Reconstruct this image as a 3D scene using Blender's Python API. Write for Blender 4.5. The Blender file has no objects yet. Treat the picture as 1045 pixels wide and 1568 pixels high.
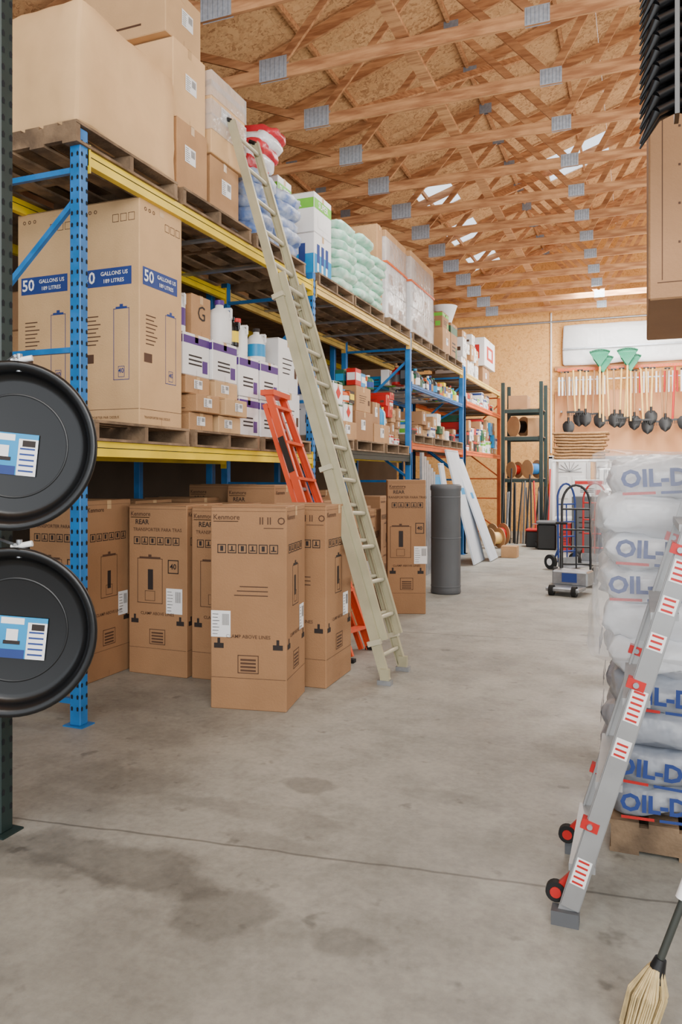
import bpy, bmesh, math, random
from mathutils import Matrix, Vector, noise
random.seed(7)
S=bpy.context.scene
def lin(c):
    c=c/255.0
    return c/12.92 if c<=.04045 else ((c+.055)/1.055)**2.4
def col(r,g,b): return (lin(r),lin(g),lin(b),1)
MATS={}
def mat(name,c,rough=.6,var=.12,scale=4,bump=0,bscale=60,metal=0,stretch=(1,1,1),c2=None,trans=0,alpha=1,emit=0,spec=.5):
    if name in MATS: return MATS[name]
    m=bpy.data.materials.new(name); m.use_nodes=True
    nt=m.node_tree; N=nt.nodes; L=nt.links
    p=N['Principled BSDF']; C=col(*c)
    p.inputs['Roughness'].default_value=rough; p.inputs['Metallic'].default_value=metal
    p.inputs['Specular IOR Level'].default_value=spec
    tc=N.new('ShaderNodeTexCoord'); mp=N.new('ShaderNodeMapping'); mp.inputs['Scale'].default_value=stretch
    L.new(tc.outputs['Object'],mp.inputs[0])
    no=N.new('ShaderNodeTexNoise'); no.inputs['Scale'].default_value=scale; no.inputs['Detail'].default_value=5
    L.new(mp.outputs[0],no.inputs['Vector'])
    mx=N.new('ShaderNodeMix'); mx.data_type='RGBA'
    rp=N.new('ShaderNodeValToRGB'); rp.color_ramp.elements[0].position=.35; rp.color_ramp.elements[1].position=.65
    L.new(no.outputs[0],rp.inputs[0]); L.new(rp.outputs[0],mx.inputs[0])
    if c2: a=C; b=col(*c2)
    else:
        a=tuple(min(1,x*(1+var)) for x in C[:3])+(1,); b=tuple(x*(1-var) for x in C[:3])+(1,)
    mx.inputs[6].default_value=a; mx.inputs[7].default_value=b
    L.new(mx.outputs[2],p.inputs['Base Color'])
    if bump:
        n2=N.new('ShaderNodeTexNoise'); n2.inputs['Scale'].default_value=bscale; L.new(mp.outputs[0],n2.inputs['Vector'])
        bp=N.new('ShaderNodeBump'); bp.inputs['Strength'].default_value=bump; bp.inputs['Distance'].default_value=.02
        L.new(n2.outputs[0],bp.inputs['Height']); L.new(bp.outputs[0],p.inputs['Normal'])
    if alpha<1: p.inputs['Alpha'].default_value=alpha
    if trans: p.inputs['Transmission Weight'].default_value=trans
    if emit:
        p.inputs['Emission Color'].default_value=C; p.inputs['Emission Strength'].default_value=emit
    MATS[name]=m; return m

card=mat('cardboard_tan',(206,168,122),.8,.06,3,.15,90)
card2=mat('cardboard_brown',(160,120,84),.8,.07,3,.15,90)
card3=mat('cardboard_kraft',(182,140,98),.8,.1,3,.2,70)
cardL=mat('cardboard_light',(224,184,134),.8,.08,2.5,.6,5)
white=mat('white_print',(236,236,236),.5,.03)
paper=mat('paper_label',(242,242,242),.6,.02)
dark=mat('dark_ink',(40,32,30),.7,.1)
brink=mat('brown_ink',(84,58,42),.8,.1)
bluei=mat('blue_ink',(36,62,130),.6,.08)
cyan=mat('cyan_print',(20,145,205),.45,.05)
purple=mat('purple_print',(78,42,125),.5,.05)
red=mat('red_print',(200,36,34),.5,.06)
green=mat('green_print',(110,190,55),.5,.08)
dgreen=mat('dark_green_print',(25,90,60),.5,.08)
yel=mat('yellow_paint',(244,210,34),.45,.12,3)
blue=mat('blue_paint',(34,112,180),.45,.18,6)
hole=mat('hole_black',(14,18,24),.9,.05)
dkgreen=mat('green_black_paint',(26,44,42),.5,.15,6)
blackst=mat('black_steel',(26,27,29),.45,.1)
orange=mat('orange_paint',(215,98,45),.5,.1)
orangef=mat('orange_fiberglass',(222,84,48),.45,.08)
beigeb=mat('worn_beam_paint',(228,190,100),.5,.15,5)
steel=mat('galvanised_steel',(165,170,176),.35,.12,12,metal=.7)
plate=mat('nail_plate',(172,184,198),.4,.12,30,metal=.3)
plate2=mat('nail_plate_teeth',(140,152,168),.5,.12,30,metal=.3)
alu=mat('aluminium',(158,159,160),.42,.06,8,metal=.4)
olive=mat('ladder_rail',(176,171,142),.45,.1,5,metal=.15)
olive2=mat('ladder_rung',(196,192,168),.4,.08,5,metal=.2)
pine=mat('pine_truss',(208,156,108),.75,.2,3,.1,40,stretch=(1,8,8),c2=(162,110,72))
pallet_m=mat('pallet_wood',(152,126,98),.85,.2,5,.3,50,c2=(100,82,64))
tape=mat('tape',(204,170,126),.35,.05)
black=mat('black_plastic',(14,15,17),.3,.1)
greyp=mat('grey_plastic',(88,91,95),.55,.05)
rubber=mat('rubber',(22,22,22),.8,.1)
redp=mat('red_plastic',(190,32,32),.35,.05)
handle=mat('tool_handle',(226,186,112),.5,.12,4)
bagw=mat('white_bag',(232,234,238),.25,.05,6,.8,12)
bagsh=mat('grey_bag',(140,147,160),.3,.12,6,.8,12,c2=(172,176,184))  # same bags as the white ones, with shade painted into the colour
bagmint=mat('mint_bag',(140,200,175),.4,.1,8,.5,14,c2=(205,228,215))
bagblue=mat('blue_bag',(95,125,185),.4,.2,8,.5,14,c2=(190,200,215))
bagred=mat('red_bag',(195,40,55),.35,.2,6,.5,14)
wrapm=mat('stretch_wrap',(235,238,242),.1,.04,5,1,7,alpha=.2,spec=1)
wrapb=mat('wrap_band',(225,228,232),.15,.04,5,.9,9,alpha=.4)
wrapw=mat('shrink_wrap_white',(222,218,214),.2,.06,5,.6,12)
straw=mat('straw',(205,182,132),.8,.15,40)
coir=mat('coir',(150,112,72),.9,.2,30,.5,50)
board=mat('white_board',(210,218,228),.5,.04)
ply=mat('plywood',(228,166,116),.7,.12,1.5,.1,30,stretch=(1,1,.2),c2=(208,144,96))
insul=mat('insulation_white',(246,248,250),.3,.03,3,1,5)
wallm=mat('wall_wood',(78,66,54),.85,.15,1.2)

def osb(name,c1,c2,c3):
    m=bpy.data.materials.new(name); m.use_nodes=True
    nt=m.node_tree;N=nt.nodes;L=nt.links;p=N['Principled BSDF'];p.inputs['Roughness'].default_value=.85
    tc=N.new('ShaderNodeTexCoord')
    v=N.new('ShaderNodeTexVoronoi');v.inputs['Scale'].default_value=13
    no=N.new('ShaderNodeTexNoise');no.inputs['Scale'].default_value=5;no.inputs['Detail'].default_value=4
    ad=N.new('ShaderNodeVectorMath');ad.operation='ADD'
    L.new(tc.outputs['Object'],ad.inputs[0]);L.new(no.outputs['Color'],ad.inputs[1])
    L.new(tc.outputs['Object'],no.inputs['Vector']);L.new(ad.outputs[0],v.inputs['Vector'])
    sp=N.new('ShaderNodeSeparateColor');L.new(v.outputs['Color'],sp.inputs[0])
    r=N.new('ShaderNodeValToRGB');e=r.color_ramp.elements
    e[0].color=col(*c1);e[1].color=col(*c2);e2=r.color_ramp.elements.new(.5);e2.color=col(*c3)
    L.new(sp.outputs[0],r.inputs[0]);L.new(r.outputs[0],p.inputs['Base Color'])
    return m
osbm=osb('osb_sheathing',(204,156,108),(166,120,78),(220,176,126))
osbw=osb('osb_wall',(228,168,96),(206,146,80),(236,182,112))

def concrete():
    m=bpy.data.materials.new('concrete');m.use_nodes=True
    nt=m.node_tree;N=nt.nodes;L=nt.links;p=N['Principled BSDF']
    tc=N.new('ShaderNodeTexCoord')
    def nz(s,d=6,r=.6):
        n=N.new('ShaderNodeTexNoise');n.inputs['Scale'].default_value=s;n.inputs['Detail'].default_value=d;n.inputs['Roughness'].default_value=r
        L.new(tc.outputs['Object'],n.inputs['Vector']);return n
    def ramp(src,a,b,ca,cb):
        r=N.new('ShaderNodeValToRGB');r.color_ramp.elements[0].position=a;r.color_ramp.elements[1].position=b
        r.color_ramp.elements[0].color=ca;r.color_ramp.elements[1].color=cb;L.new(src,r.inputs[0]);return r.outputs[0]
    def mul(a,b,f=1):
        x=N.new('ShaderNodeMix');x.data_type='RGBA';x.blend_type='MULTIPLY';x.inputs[0].default_value=f
        L.new(a,x.inputs[6]);L.new(b,x.inputs[7]);return x.outputs[2]
    def M(op,a,b=None,c=None):
        x=N.new('ShaderNodeMath');x.operation=op
        for i,y in enumerate((a,b,c)):
            if y is None: continue
            if isinstance(y,(int,float)): x.inputs[i].default_value=y
            else: L.new(y,x.inputs[i])
        return x.outputs[0]
    base=ramp(nz(.7).outputs[0],.35,.65,col(142,141,133),col(172,171,162))
    g1=lambda v:(v,v,v,1)
    base=mul(base,ramp(nz(3.2,8,.7).outputs[0],.34,.54,g1(.76),g1(1)))
    base=mul(base,ramp(nz(1.7,9,.75).outputs[0],.36,.52,g1(.84),g1(1)))
    base=mul(base,ramp(nz(28,4).outputs[0],.3,.6,g1(.87),g1(1.04)))
    base=mul(base,ramp(nz(7,3,.5).outputs[0],.26,.35,g1(.62),g1(1)))
    sp=N.new('ShaderNodeSeparateXYZ');L.new(tc.outputs['Object'],sp.inputs[0])
    X,Y=sp.outputs[0],sp.outputs[1]
    wob=M('MULTIPLY',M('SUBTRACT',nz(2,3).outputs[0],.5),.06)
    def line(nx,ny,c,w,v):
        d=M('ABSOLUTE',M('ADD',M('ADD',M('ADD',M('MULTIPLY',X,nx),M('MULTIPLY',Y,ny)),c),wob))
        return ramp(d,w*.6,w,g1(v),g1(1))
    base=mul(base,line(-.1273,.9919,-3.051,.009,.5))
    base=mul(base,line(-.1,.995,-7.6,.012,.6))
    base=mul(base,line(-.1,.995,-12.2,.015,.6))
    nn=nz(3,6)
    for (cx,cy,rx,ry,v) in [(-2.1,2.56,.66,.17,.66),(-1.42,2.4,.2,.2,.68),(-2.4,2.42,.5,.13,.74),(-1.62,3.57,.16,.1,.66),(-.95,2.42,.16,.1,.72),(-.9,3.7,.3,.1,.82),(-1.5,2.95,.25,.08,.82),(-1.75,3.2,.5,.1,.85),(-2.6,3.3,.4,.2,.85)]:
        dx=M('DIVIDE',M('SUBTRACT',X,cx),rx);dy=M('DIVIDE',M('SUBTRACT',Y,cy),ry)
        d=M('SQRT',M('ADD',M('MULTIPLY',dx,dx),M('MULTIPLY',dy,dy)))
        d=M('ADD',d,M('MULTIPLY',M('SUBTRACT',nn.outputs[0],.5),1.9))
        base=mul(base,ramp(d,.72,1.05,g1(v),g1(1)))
    L.new(base,p.inputs['Base Color'])
    rr=ramp(nz(1.5).outputs[0],.3,.7,g1(.4),g1(.68));L.new(rr,p.inputs['Roughness'])
    b=N.new('ShaderNodeBump');b.inputs['Strength'].default_value=.12;b.inputs['Distance'].default_value=.01
    L.new(nz(40,5).outputs[0],b.inputs['Height']);L.new(b.outputs[0],p.inputs['Normal'])
    return m
conc=concrete()

# ---------- mesh builder
TXT={}
def textmesh(s,off=0):
    if (s,off) in TXT: return TXT[(s,off)]
    cu=bpy.data.curves.new('t','FONT');cu.body=s;cu.size=1;cu.resolution_u=2;cu.align_x='CENTER';cu.align_y='CENTER';cu.offset=off
    ob=bpy.data.objects.new('t',cu);S.collection.objects.link(ob);bpy.context.view_layer.update()
    me=ob.to_mesh();v=[x.co.copy() for x in me.vertices];f=[tuple(p.vertices) for p in me.polygons]
    ob.to_mesh_clear();bpy.data.objects.remove(ob);bpy.data.curves.remove(cu)
    TXT[(s,off)]=(v,f);return TXT[(s,off)]
RF=Matrix.Rotation(math.pi/2,4,'X'); RR=Matrix.Rotation(math.pi/2,4,'Z')@RF
class B:
    def __init__(s): s.v=[];s.f=[];s.m=[];s.sm=[];s.mats=[]
    def add(s,vs,fs,mt,M=None,smooth=False):
        if mt not in s.mats: s.mats.append(mt)
        k=s.mats.index(mt);o=len(s.v)
        for v in vs:
            v=Vector(v); s.v.append(M@v if M else v)
        for f in fs: s.f.append(tuple(i+o for i in f));s.m.append(k);s.sm.append(smooth)
    def box(s,x0,x1,y0,y1,z0,z1,mt,M=None):
        vs=[(x,y,z) for x in (x0,x1) for y in (y0,y1) for z in (z0,z1)]
        s.add(vs,[(0,1,3,2),(4,6,7,5),(0,4,5,1),(2,3,7,6),(0,2,6,4),(1,5,7,3)],mt,M)
    def rbox(s,x0,x1,y0,y1,z0,z1,mt,r=.01,M=None,seg=1,jit=0,cuts=4):
        bm=bmesh.new();bmesh.ops.create_cube(bm,size=1)
        for v in bm.verts: v.co=Vector(((x0+x1)/2+v.co.x*(x1-x0),(y0+y1)/2+v.co.y*(y1-y0),(z0+z1)/2+v.co.z*(z1-z0)))
        bmesh.ops.bevel(bm,geom=bm.edges[:],offset=r,segments=seg,affect='EDGES',profile=.5)
        if jit:
            bmesh.ops.subdivide_edges(bm,edges=bm.edges[:],cuts=cuts,use_grid_fill=True)
            for v in bm.verts: v.co+=jit*(noise.noise_vector(v.co*2.5)+.4*noise.noise_vector(v.co*9))
        bm.verts.index_update()
        s.add([v.co.copy() for v in bm.verts],[tuple(v.index for v in f.verts) for f in bm.faces],mt,M,smooth=bool(jit));bm.free()
    def beam(s,p0,p1,w,d,mt,side=(0,1,0)):
        p0=Vector(p0);p1=Vector(p1);z=(p1-p0);L=z.length;z.normalize();x=Vector(side);x=(x-z*x.dot(z)).normalized();y=z.cross(x)
        M=Matrix((x,y,z)).transposed().to_4x4();M.translation=p0
        s.box(-w/2,w/2,-d/2,d/2,0,L,mt,M);return M,L
    def cyl(s,p0,p1,r,mt,n=12,r1=None,caps=True):
        p0=Vector(p0);p1=Vector(p1);z=(p1-p0).normalized();x=z.orthogonal().normalized();y=z.cross(x);r1=r if r1 is None else r1
        vs=[];
        for (p,rr) in ((p0,r),(p1,r1)):
            for i in range(n):
                a=2*math.pi*i/n;vs.append(p+x*rr*math.cos(a)+y*rr*math.sin(a))
        s.add(vs,[(i,(i+1)%n,n+(i+1)%n,n+i) for i in range(n)],mt,smooth=True)
        if caps: s.add(vs,[tuple(range(n-1,-1,-1)),tuple(range(n,2*n))],mt)
    def path(s,pts,r,mt,n=8):
        for a,b in zip(pts[:-1],pts[1:]): s.cyl(a,b,r,mt,n)
    def lathe(s,prof,mt,n=32,M=None):
        vs=[];k=len(prof)
        for i in range(n):
            a=2*math.pi*i/n
            for (r,z) in prof: vs.append((r*math.cos(a),r*math.sin(a),z))
        fs=[(i*k+j,((i+1)%n)*k+j,((i+1)%n)*k+j+1,i*k+j+1) for i in range(n) for j in range(k-1)]
        s.add(vs,fs,mt,M,smooth=True)
    def pillow(s,c,sz,mt,rot=0,seed=0,e=.45,amp=.015,tilt=0):
        n1,n2=32,14;vs=[]
        sg=lambda v,p:math.copysign(abs(v)**p,v)
        M=Matrix.Translation(c)@Matrix.Rotation(rot,4,'Z')@Matrix.Rotation(tilt,4,'Y')
        for j in range(n2+1):
            ph=-math.pi/2+math.pi*j/n2
            for i in range(n1):
                th=2*math.pi*i/n1
                v=Vector((sz[0]/2*sg(math.cos(ph),.6)*sg(math.cos(th),e),sz[1]/2*sg(math.cos(ph),.6)*sg(math.sin(th),e),sz[2]/2*sg(math.sin(ph),.7)))
                q=Vector((seed*3.1,seed,0))
                v+=amp*noise.noise_vector(v*9+q)+amp*.4*noise.noise_vector(v*28+q)
                vs.append(v)
        fs=[(j*n1+i,j*n1+(i+1)%n1,(j+1)*n1+(i+1)%n1,(j+1)*n1+i) for j in range(n2) for i in range(n1)]
        s.add(vs,fs,mt,M,smooth=True)
    def text(s,t,size,M,mt,off=0):
        v,f=textmesh(t,off);s.add([x*size for x in v],f,mt,M)
    def quadM(s,M,x0,x1,y0,y1,mt): s.add([(x0,y0,0),(x1,y0,0),(x1,y1,0),(x0,y1,0)],[(0,1,2,3)],mt,M)
    def done(s,name,loc=(0,0,0),rz=0):
        me=bpy.data.meshes.new(name);me.from_pydata([tuple(v) for v in s.v],[],s.f)
        for m in s.mats: me.materials.append(m)
        me.polygons.foreach_set('material_index',s.m);me.polygons.foreach_set('use_smooth',s.sm);me.update()
        ob=bpy.data.objects.new(name,me);ob.location=loc;ob.rotation_euler=(0,0,rz);S.collection.objects.link(ob);return ob

class Carton(B):
    """box with local origin at base centre; F=-Y face, R=+X face"""
    def __init__(s,w,d,h,mt=card,tp=True,bulge=0):
        super().__init__();s.w,s.d,s.h=w,d,h
        s.rbox(-w/2,w/2,-d/2,d/2,0,h,mt,.006 if not bulge else .02,jit=bulge,cuts=8)
        if tp and not bulge:
            s.box(-w/2-.001,w/2+.001,-.025,.025,h-.001,h+.0015,tape)
            s.R(-.025,.025,h-min(.07,h*.3),h-.004,tape)
            s.R(-.001,.001,0.004,.05,brink)
            s.F(-w/2+.006,w/2-.006,h-.009,h-.0065,brink)
    def F(s,x0,x1,z0,z1,mt,o=.0015):
        y=-s.d/2-o;s.add([(x0,y,z0),(x1,y,z0),(x1,y,z1),(x0,y,z1)],[(0,1,2,3)],mt)
    def R(s,y0,y1,z0,z1,mt,o=.0015):
        x=s.w/2+o;s.add([(x,y0,z0),(x,y1,z0),(x,y1,z1),(x,y0,z1)],[(0,1,2,3)],mt)
    def side(s,k): return s.F if k=='F' else s.R
    def outl(s,k,a0,a1,z0,z1,mt,t=.003):
        q=s.side(k);q(a0,a1,z0,z0+t,mt);q(a0,a1,z1-t,z1,mt);q(a0,a0+t,z0,z1,mt);q(a1-t,a1,z0,z1,mt)
    def T(s,k,t,a,z,size,mt,o=.003,off=0):
        if k=='F': M=Matrix.Translation((a,-s.d/2-o,z))@RF
        else: M=Matrix.Translation((s.w/2+o,a,z))@RR
        s.text(t,size,M,mt,off)
    def label(s,k,a,z,w,h):
        q=s.side(k);q(a-w/2,a+w/2,z-h/2,z+h/2,paper,.003)
        n=7
        for i in range(n):
            zz=z+h/2-(i+1)*h/(n+1);ww=w*random.uniform(.25,.42)
            q(a-w/2+.01,a-w/2+.01+ww,zz-.004,zz,dark,.004)
        for i in range(8):
            aa=a+w*.08+i*w*.045;q(aa,aa+w*.02,z-h*.05,z+h*.38,dark,.004)
    def heater(s,k,a,z,w,h,mt):
        s.outl(k,a-w/2,a+w/2,z,z+h,mt,.005);q=s.side(k)
        q(a-w/2+.02,a+w/2-.02,z+h,z+h+.012,mt);q(a-.015,a+.015,z+h+.012,z+h+.03,mt)
        s.outl(k,a-w*.2,a+w*.2,z+.02,z+.1,mt,.004)

def heaterbox(x,y,rz,w,d,h,kind='rear',mt=card2):
    b=Carton(w,d,h,mt);i=brink
    for k,W in (('F',w),('R',d)):
        q=b.side(k)
        q(-W/2+.005,W/2-.005,.155*h,.155*h+.003,i);q(-W/2+.005,W/2-.005,h-.035,h-.033,i)
        b.T(k,'Kenmore',-W/2+.115,h-.075,.05,i,off=.012);b.F(-w/2+.02,-w/2+.2,h-.105,h-.1,i)
        n=6;sq=.062
        for j in range(n):
            a=-W/2+.05+j*.074
            if a+sq>W/2-.03: break
            b.outl(k,a,a+sq,h-.32,h-.32+sq,dark,.006)
            if j%2==0: q(a+.02,a+.042,h-.305,h-.27,dark)
            else: q(a+.012,a+.05,h-.305,h-.298,dark);q(a+.024,a+.036,h-.3,h-.27,dark)
        b.T(k,'CLAMP ABOVE LINES',0,.36*h,.034,i,off=.008)
        for sx in (-1,1):
            a=sx*(W/2-.06);q(a-.035,a+.035,.3*h,.3*h+.035,dark);q(a-.01,a+.01,.3*h+.035,.3*h+.07,dark)
        b.outl(k,-.075,.075,.18*h,.27*h,i,.006)
        for j in range(4): q(-.055,.055,.19*h+j*.024,.19*h+j*.024+.013,i)
    if kind=='front':
        b.label('F',-w/2+.075,.42*h,.14,.18)
        b.T('F','II II  O',w/2-.1,h-.1,.07,i,off=.01)
        b.F(w/2-.16,w/2-.02,h-.15,h-.145,i)
        for j in range(3): b.F(-.1+.02*j,.14,.56*h+j*.03,.565*h+j*.03,i)
        b.heater('R',-.02,.5*h,.15,.28,dark);b.R(-.05,-.01,.55*h,.65*h,dark);b.label('R',.14,.42*h,.12,.18)
    else:
        b.T('F','REAR',-w/2+.13,h-.14,.055,dark,off=.015);b.T('F','TRANSPORTER PARA TRAS',-.0,h-.2,.038,i,off=.008)
        b.heater('F',-.07,.42*h,.24,.36,i);b.F(-.09,-.04,.5*h,.62*h,dark);b.T('F','40',.15,.64*h,.06,dark,off=.02);b.outl('F',.1,.2,.6*h,.68*h,dark,.008)
        b.label('F',.16,.44*h,.15,.2)
        b.heater('R',0,.45*h,.2,.33,i);b.R(-.02,.02,.5*h,.6*h,dark);b.label('R',.17,.4*h,.12,.19)
    return b.done('water_heater_box',(x,y,0),rz)

# ---------- room
b=B();b.box(-6.8,7.8,-5,21.8,-.1,0,conc);b.done('floor')
EZ=6.15;PT=.33
def roofz(x): return EZ+ (x+6.8)*PT if x<.5 else EZ+(7.8-x)*PT
b=B();b.box(-6.9,-6.8,-5,21.8,-.1,6.25,wallm);b.done('wall_left')
b=B();b.box(7.8,7.9,-5,21.8,-.1,6.25,wallm);b.done('wall_right')
b=B()
pts=[(-6.8,0),(7.8,0),(7.8,EZ+.2),(.5,roofz(.5)+.2),(-6.8,EZ+.2)]
vs=[(x,21.8,z) for x,z in pts]+[(x,21.9,z) for x,z in pts]
b.add(vs,[(0,1,2,3,4),(9,8,7,6,5)]+[(i,5+i,5+(i+1)%5,(i+1)%5) for i in range(5)],osbw);b.done('wall_back')
b=B();sky=B()
ys=[-5+1.22*i for i in range(22)]+[21.9]
xs=[-7.0,-5.6,-4.2,-3.5,-1.8,-.6,.5,1.4,3.2,4.4,5.8,8.0]
def hole_(x,y): 
    return (x==-4.2 and y>12.5 and (int(y/1.22)%2!=0)) or (x==-1.8 and 15<y<19 and int(y/1.22)%3==0) or (x==.5 and y>18.5)
for i in range(len(xs)-1):
    for j in range(len(ys)-1):
        x0,x1,y0,y1=xs[i],xs[i+1],ys[j],ys[j+1]
        z0,z1=roofz(x0)+.16,roofz(x1)+.16
        g=.004
        B_=sky if hole_(x0,y0) else b
        vs=[(x0,y0+g,z0),(x1-g,y0+g,z1),(x1-g,y1,z1),(x0,y1,z0)];vs+=[(x,y,z+.02) for x,y,z in vs]
        B_.add(vs,[(0,1,2,3),(7,6,5,4),(0,4,5,1),(1,5,6,2),(2,6,7,3),(3,7,4,0)],osbm if B_ is b else insul)
b.done('ceiling')
skm=bpy.data.materials.new('skylight_panel');skm.use_nodes=True
nt=skm.node_tree;nt.nodes.clear();o=nt.nodes.new('ShaderNodeOutputMaterial');a=nt.nodes.new('ShaderNodeBsdfTranslucent');t=nt.nodes.new('ShaderNodeBsdfTransparent');mx=nt.nodes.new('ShaderNodeMixShader')
mx.inputs[0].default_value=.6;a.inputs[0].default_value=(.9,.93,1,1);nt.links.new(a.outputs[0],mx.inputs[1]);nt.links.new(t.outputs[0],mx.inputs[2]);nt.links.new(mx.outputs[0],o.inputs[0])
sky.mats=[skm];sky.done('window_1')
bot=[-6.75,-3.8,-.93,1.93,4.8,7.75];top=[-5.3,-2.36,.5,3.36,6.3]
def truss(y):
    b=B();zc=6.0;w=.04
    b.box(-6.8,7.8,-w/2,w/2,zc,zc+.14,pine)
    b.beam((-6.8,0,roofz(-6.8)+.05),(.5,0,roofz(.5)+.05),w,.14,pine)
    b.beam((7.8,0,roofz(7.8)+.05),(.5,0,roofz(.5)+.05),w,.14,pine)
    for i,t in enumerate(top):
        for k in (i,i+1): 
            b.beam((bot[k],0,zc+.07),(t,0,roofz(t)+.03),w*.9,.09,pine)
    for x in bot[1:-1]:
        hw=.17 if x<-3 else .12;hz=.24 if x<-3 else .17
        for s in (-1,1):
            b.box(x-hw,x+hw,s*(w/2+.003)-.001,s*(w/2+.003)+.001,zc-.008,zc+hz,plate)
            for q in range(6): b.box(x-hw*.88+q*hw*.33,x-hw*.88+q*hw*.33+.01,s*(w/2+.0045)-.001,s*(w/2+.0045)+.001,zc,zc+hz-.01,plate2)
    for x in top:
        for s in (-1,1): b.box(x-.1,x+.1,s*(w/2+.003)-.001,s*(w/2+.003)+.001,roofz(x)-.08,roofz(x)+.08,plate2)
    ob=b.done('roof_truss',(0,y,0))
for k in range(-6,12): truss(7.58+1.22*k)
b=B()
for x in (-2.3,.25,3.1): b.box(x-.07,x+.07,-1,21.7,6.145,6.185,pine)
for x in (-5.5,-4,-2.4,-1.1,0.2,2,3.5):
    z=roofz(x)+.13;b.box(x-.02,x+.02,-4.9,21.7,z-.06,z+.02,pine)
for y in (9,13.5,18):
    b.beam((-3.4,y,6.2),(-1.6,y+2.4,roofz(-1.6)-.1),.04,.1,pine);b.beam((.6,y,6.2),(1.9,y+2.4,roofz(1.9)-.1),.04,.1,pine)
b.done('trim_1')

# ---------- racks
def post(b,x,y,h,mt,w=.085,d=.075,z0=0,holes=True):
    b.rbox(x-w/2,x+w/2,y-d/2,y+d/2,z0+.006,h,mt,.006)
    b.box(x-w*.9,x+w*.9,y-d*.8,y+d*.8,z0,z0+.008,mt)
    if holes:
        z=z0+.1
        while z<h-.04:
            for o in (-.022,.022):
                yy=y-d/2-.0012;b.add([(x+o-.007,yy,z),(x+o+.007,yy,z),(x+o+.009,yy,z+.02),(x+o,yy,z+.03),(x+o-.009,yy,z+.02)],[(0,1,2,3,4)],hole)
                xx=x+w/2+.0012;b.add([(xx,y+o-.007,z),(xx,y+o+.007,z),(xx,y+o+.009,z+.02),(xx,y+o,z+.03),(xx,y+o-.009,z+.02)],[(0,1,2,3,4)],hole)
            z+=.075
def frame(b,y,h,mt,xf=-3.34,xr=-4.4,holes=True):
    post(b,xf,y,h,mt,holes=holes);post(b,xr,y,h,mt,holes=False)
    for z in [z for z in (.15,1.0,1.5,2.4,3.55) if z<h]: b.beam((xf,y,z),(xr,y,z),.03,.035,mt,(0,1,0))
    b.beam((xf,y,3.38 if h>3.4 else h-.2),(xr,y,2.45),.03,.035,mt);b.beam((xf,y,.2),(xr,y,.95),.03,.035,mt);b.beam((xf,y,1.55),(xr,y,2.35),.03,.035,mt)
def rbeam(b,y0,y1,z,mt,xf=-3.34,xr=-4.4,th=.1):
    for x in (xf+.015,xr):
        b.box(x-.025,x+.025,y0+.045,y1-.045,z-th,z,mt)
        b.box(x-.035,x+.035,y0+.045,y0+.055,z-th-.05,z+.03,mt);b.box(x-.035,x+.035,y1-.055,y1-.045,z-th-.05,z+.03,mt)
        b.box(x+.0255,x+.028,y0+.06,y1-.06,z-.045,z-.04,hole)
    for i in range(1,4):
        y=y0+(y1-y0)*i/4;b.box(xr,xf,y-.03,y+.03,z-.05,z-.03,steel)
b=B();Y=[3.89,7.56,11.3,15.05]
for y in Y: frame(b,y,3.8,blue,holes=y<9)
rbeam(b,Y[0],Y[1],3.69,yel);rbeam(b,Y[1],Y[2],3.69,beigeb);rbeam(b,Y[2],Y[3],3.69,beigeb)
rbeam(b,Y[0],Y[1],1.82,yel);rbeam(b,Y[1],Y[2],1.9,dkgreen);rbeam(b,Y[2],Y[3],2.1,orange)
rbeam(b,Y[2],Y[3],3.02,blue,th=.07)
b.done('pallet_rack')
b=B()
frame(b,15.25,3.2,blue,holes=False);frame(b,19.4,3.75,orange,holes=False)
for z in (2.1,3.12): rbeam(b,15.25,19.4,z,orange)
rbeam(b,15.25,19.4,3.69,beigeb)
for z in (2.1,3.12,3.69): b.box(-4.4,-3.34,15.3,19.35,z-.02,z,pallet_m)
post(b,-3.34,15.25,3.8,blue,holes=False);post(b,-4.4,15.25,3.8,blue,holes=False)
b.done('pallet_rack')
gx=-2.68
b=B();post(b,gx,2.6,4.9,dkgreen,w=.095);post(b,-3.7,2.6,4.9,dkgreen,holes=False)
for z in (.2,1.3,2.6,4): b.beam((gx,2.6,z),(-3.7,2.6,z),.03,.035,dkgreen)
post(b,gx,-.9,4.9,dkgreen,holes=False);post(b,-3.7,-.9,4.9,dkgreen,holes=False)
for z in (.45,2.0,4.4):
    for x in (gx,-3.7): b.box(x-.025,x+.025,-.86,2.56,z-.1,z,dkgreen)
b.done('pallet_rack')

def pallet(x0,x1,y0,y1,z,name='wooden_pallet'):
    b=B();w=x1-x0;d=y1-y0;cx,cy=(x0+x1)/2,(y0+y1)/2
    n=8;bw=w/n*.78
    for i in range(n):
        x=-w/2+bw/2+(w-bw)*i/(n-1);b.box(x-bw/2,x+bw/2,-d/2,d/2,.118,.136,pallet_m)
    for i in range(3):
        y=-d/2+.02+(d-.04)*i/2;b.box(-w/2+.005,w/2-.005,y-.02,y+.02,.018,.118,pallet_m)
    for i in range(5):
        x=-w/2+bw/2+(w-bw)*i/4;b.box(x-bw/2,x+bw/2,-d/2,d/2,0,.018,pallet_m)
    return b.done(name,(cx,cy,z))
XF=-3.28
UP=3.692
for (y0,y1) in [(3.8,4.92),(5.0,6.1),(6.2,7.3),(7.66,8.75),(8.8,9.95),(10.2,11.22),(11.4,12.4),(12.5,13.5),(13.7,14.9)]: pallet(-4.45,XF,y0,y1,UP)
for (y0,y1) in [(3.98,5.08),(5.16,6.26),(6.34,7.44)]: pallet(-4.45,XF,y0,y1,1.822)
for (y0,y1) in [(7.66,8.76),(8.86,9.96),(10.06,11.16)]: pallet(-4.45,XF,y0,y1,1.902)
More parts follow.
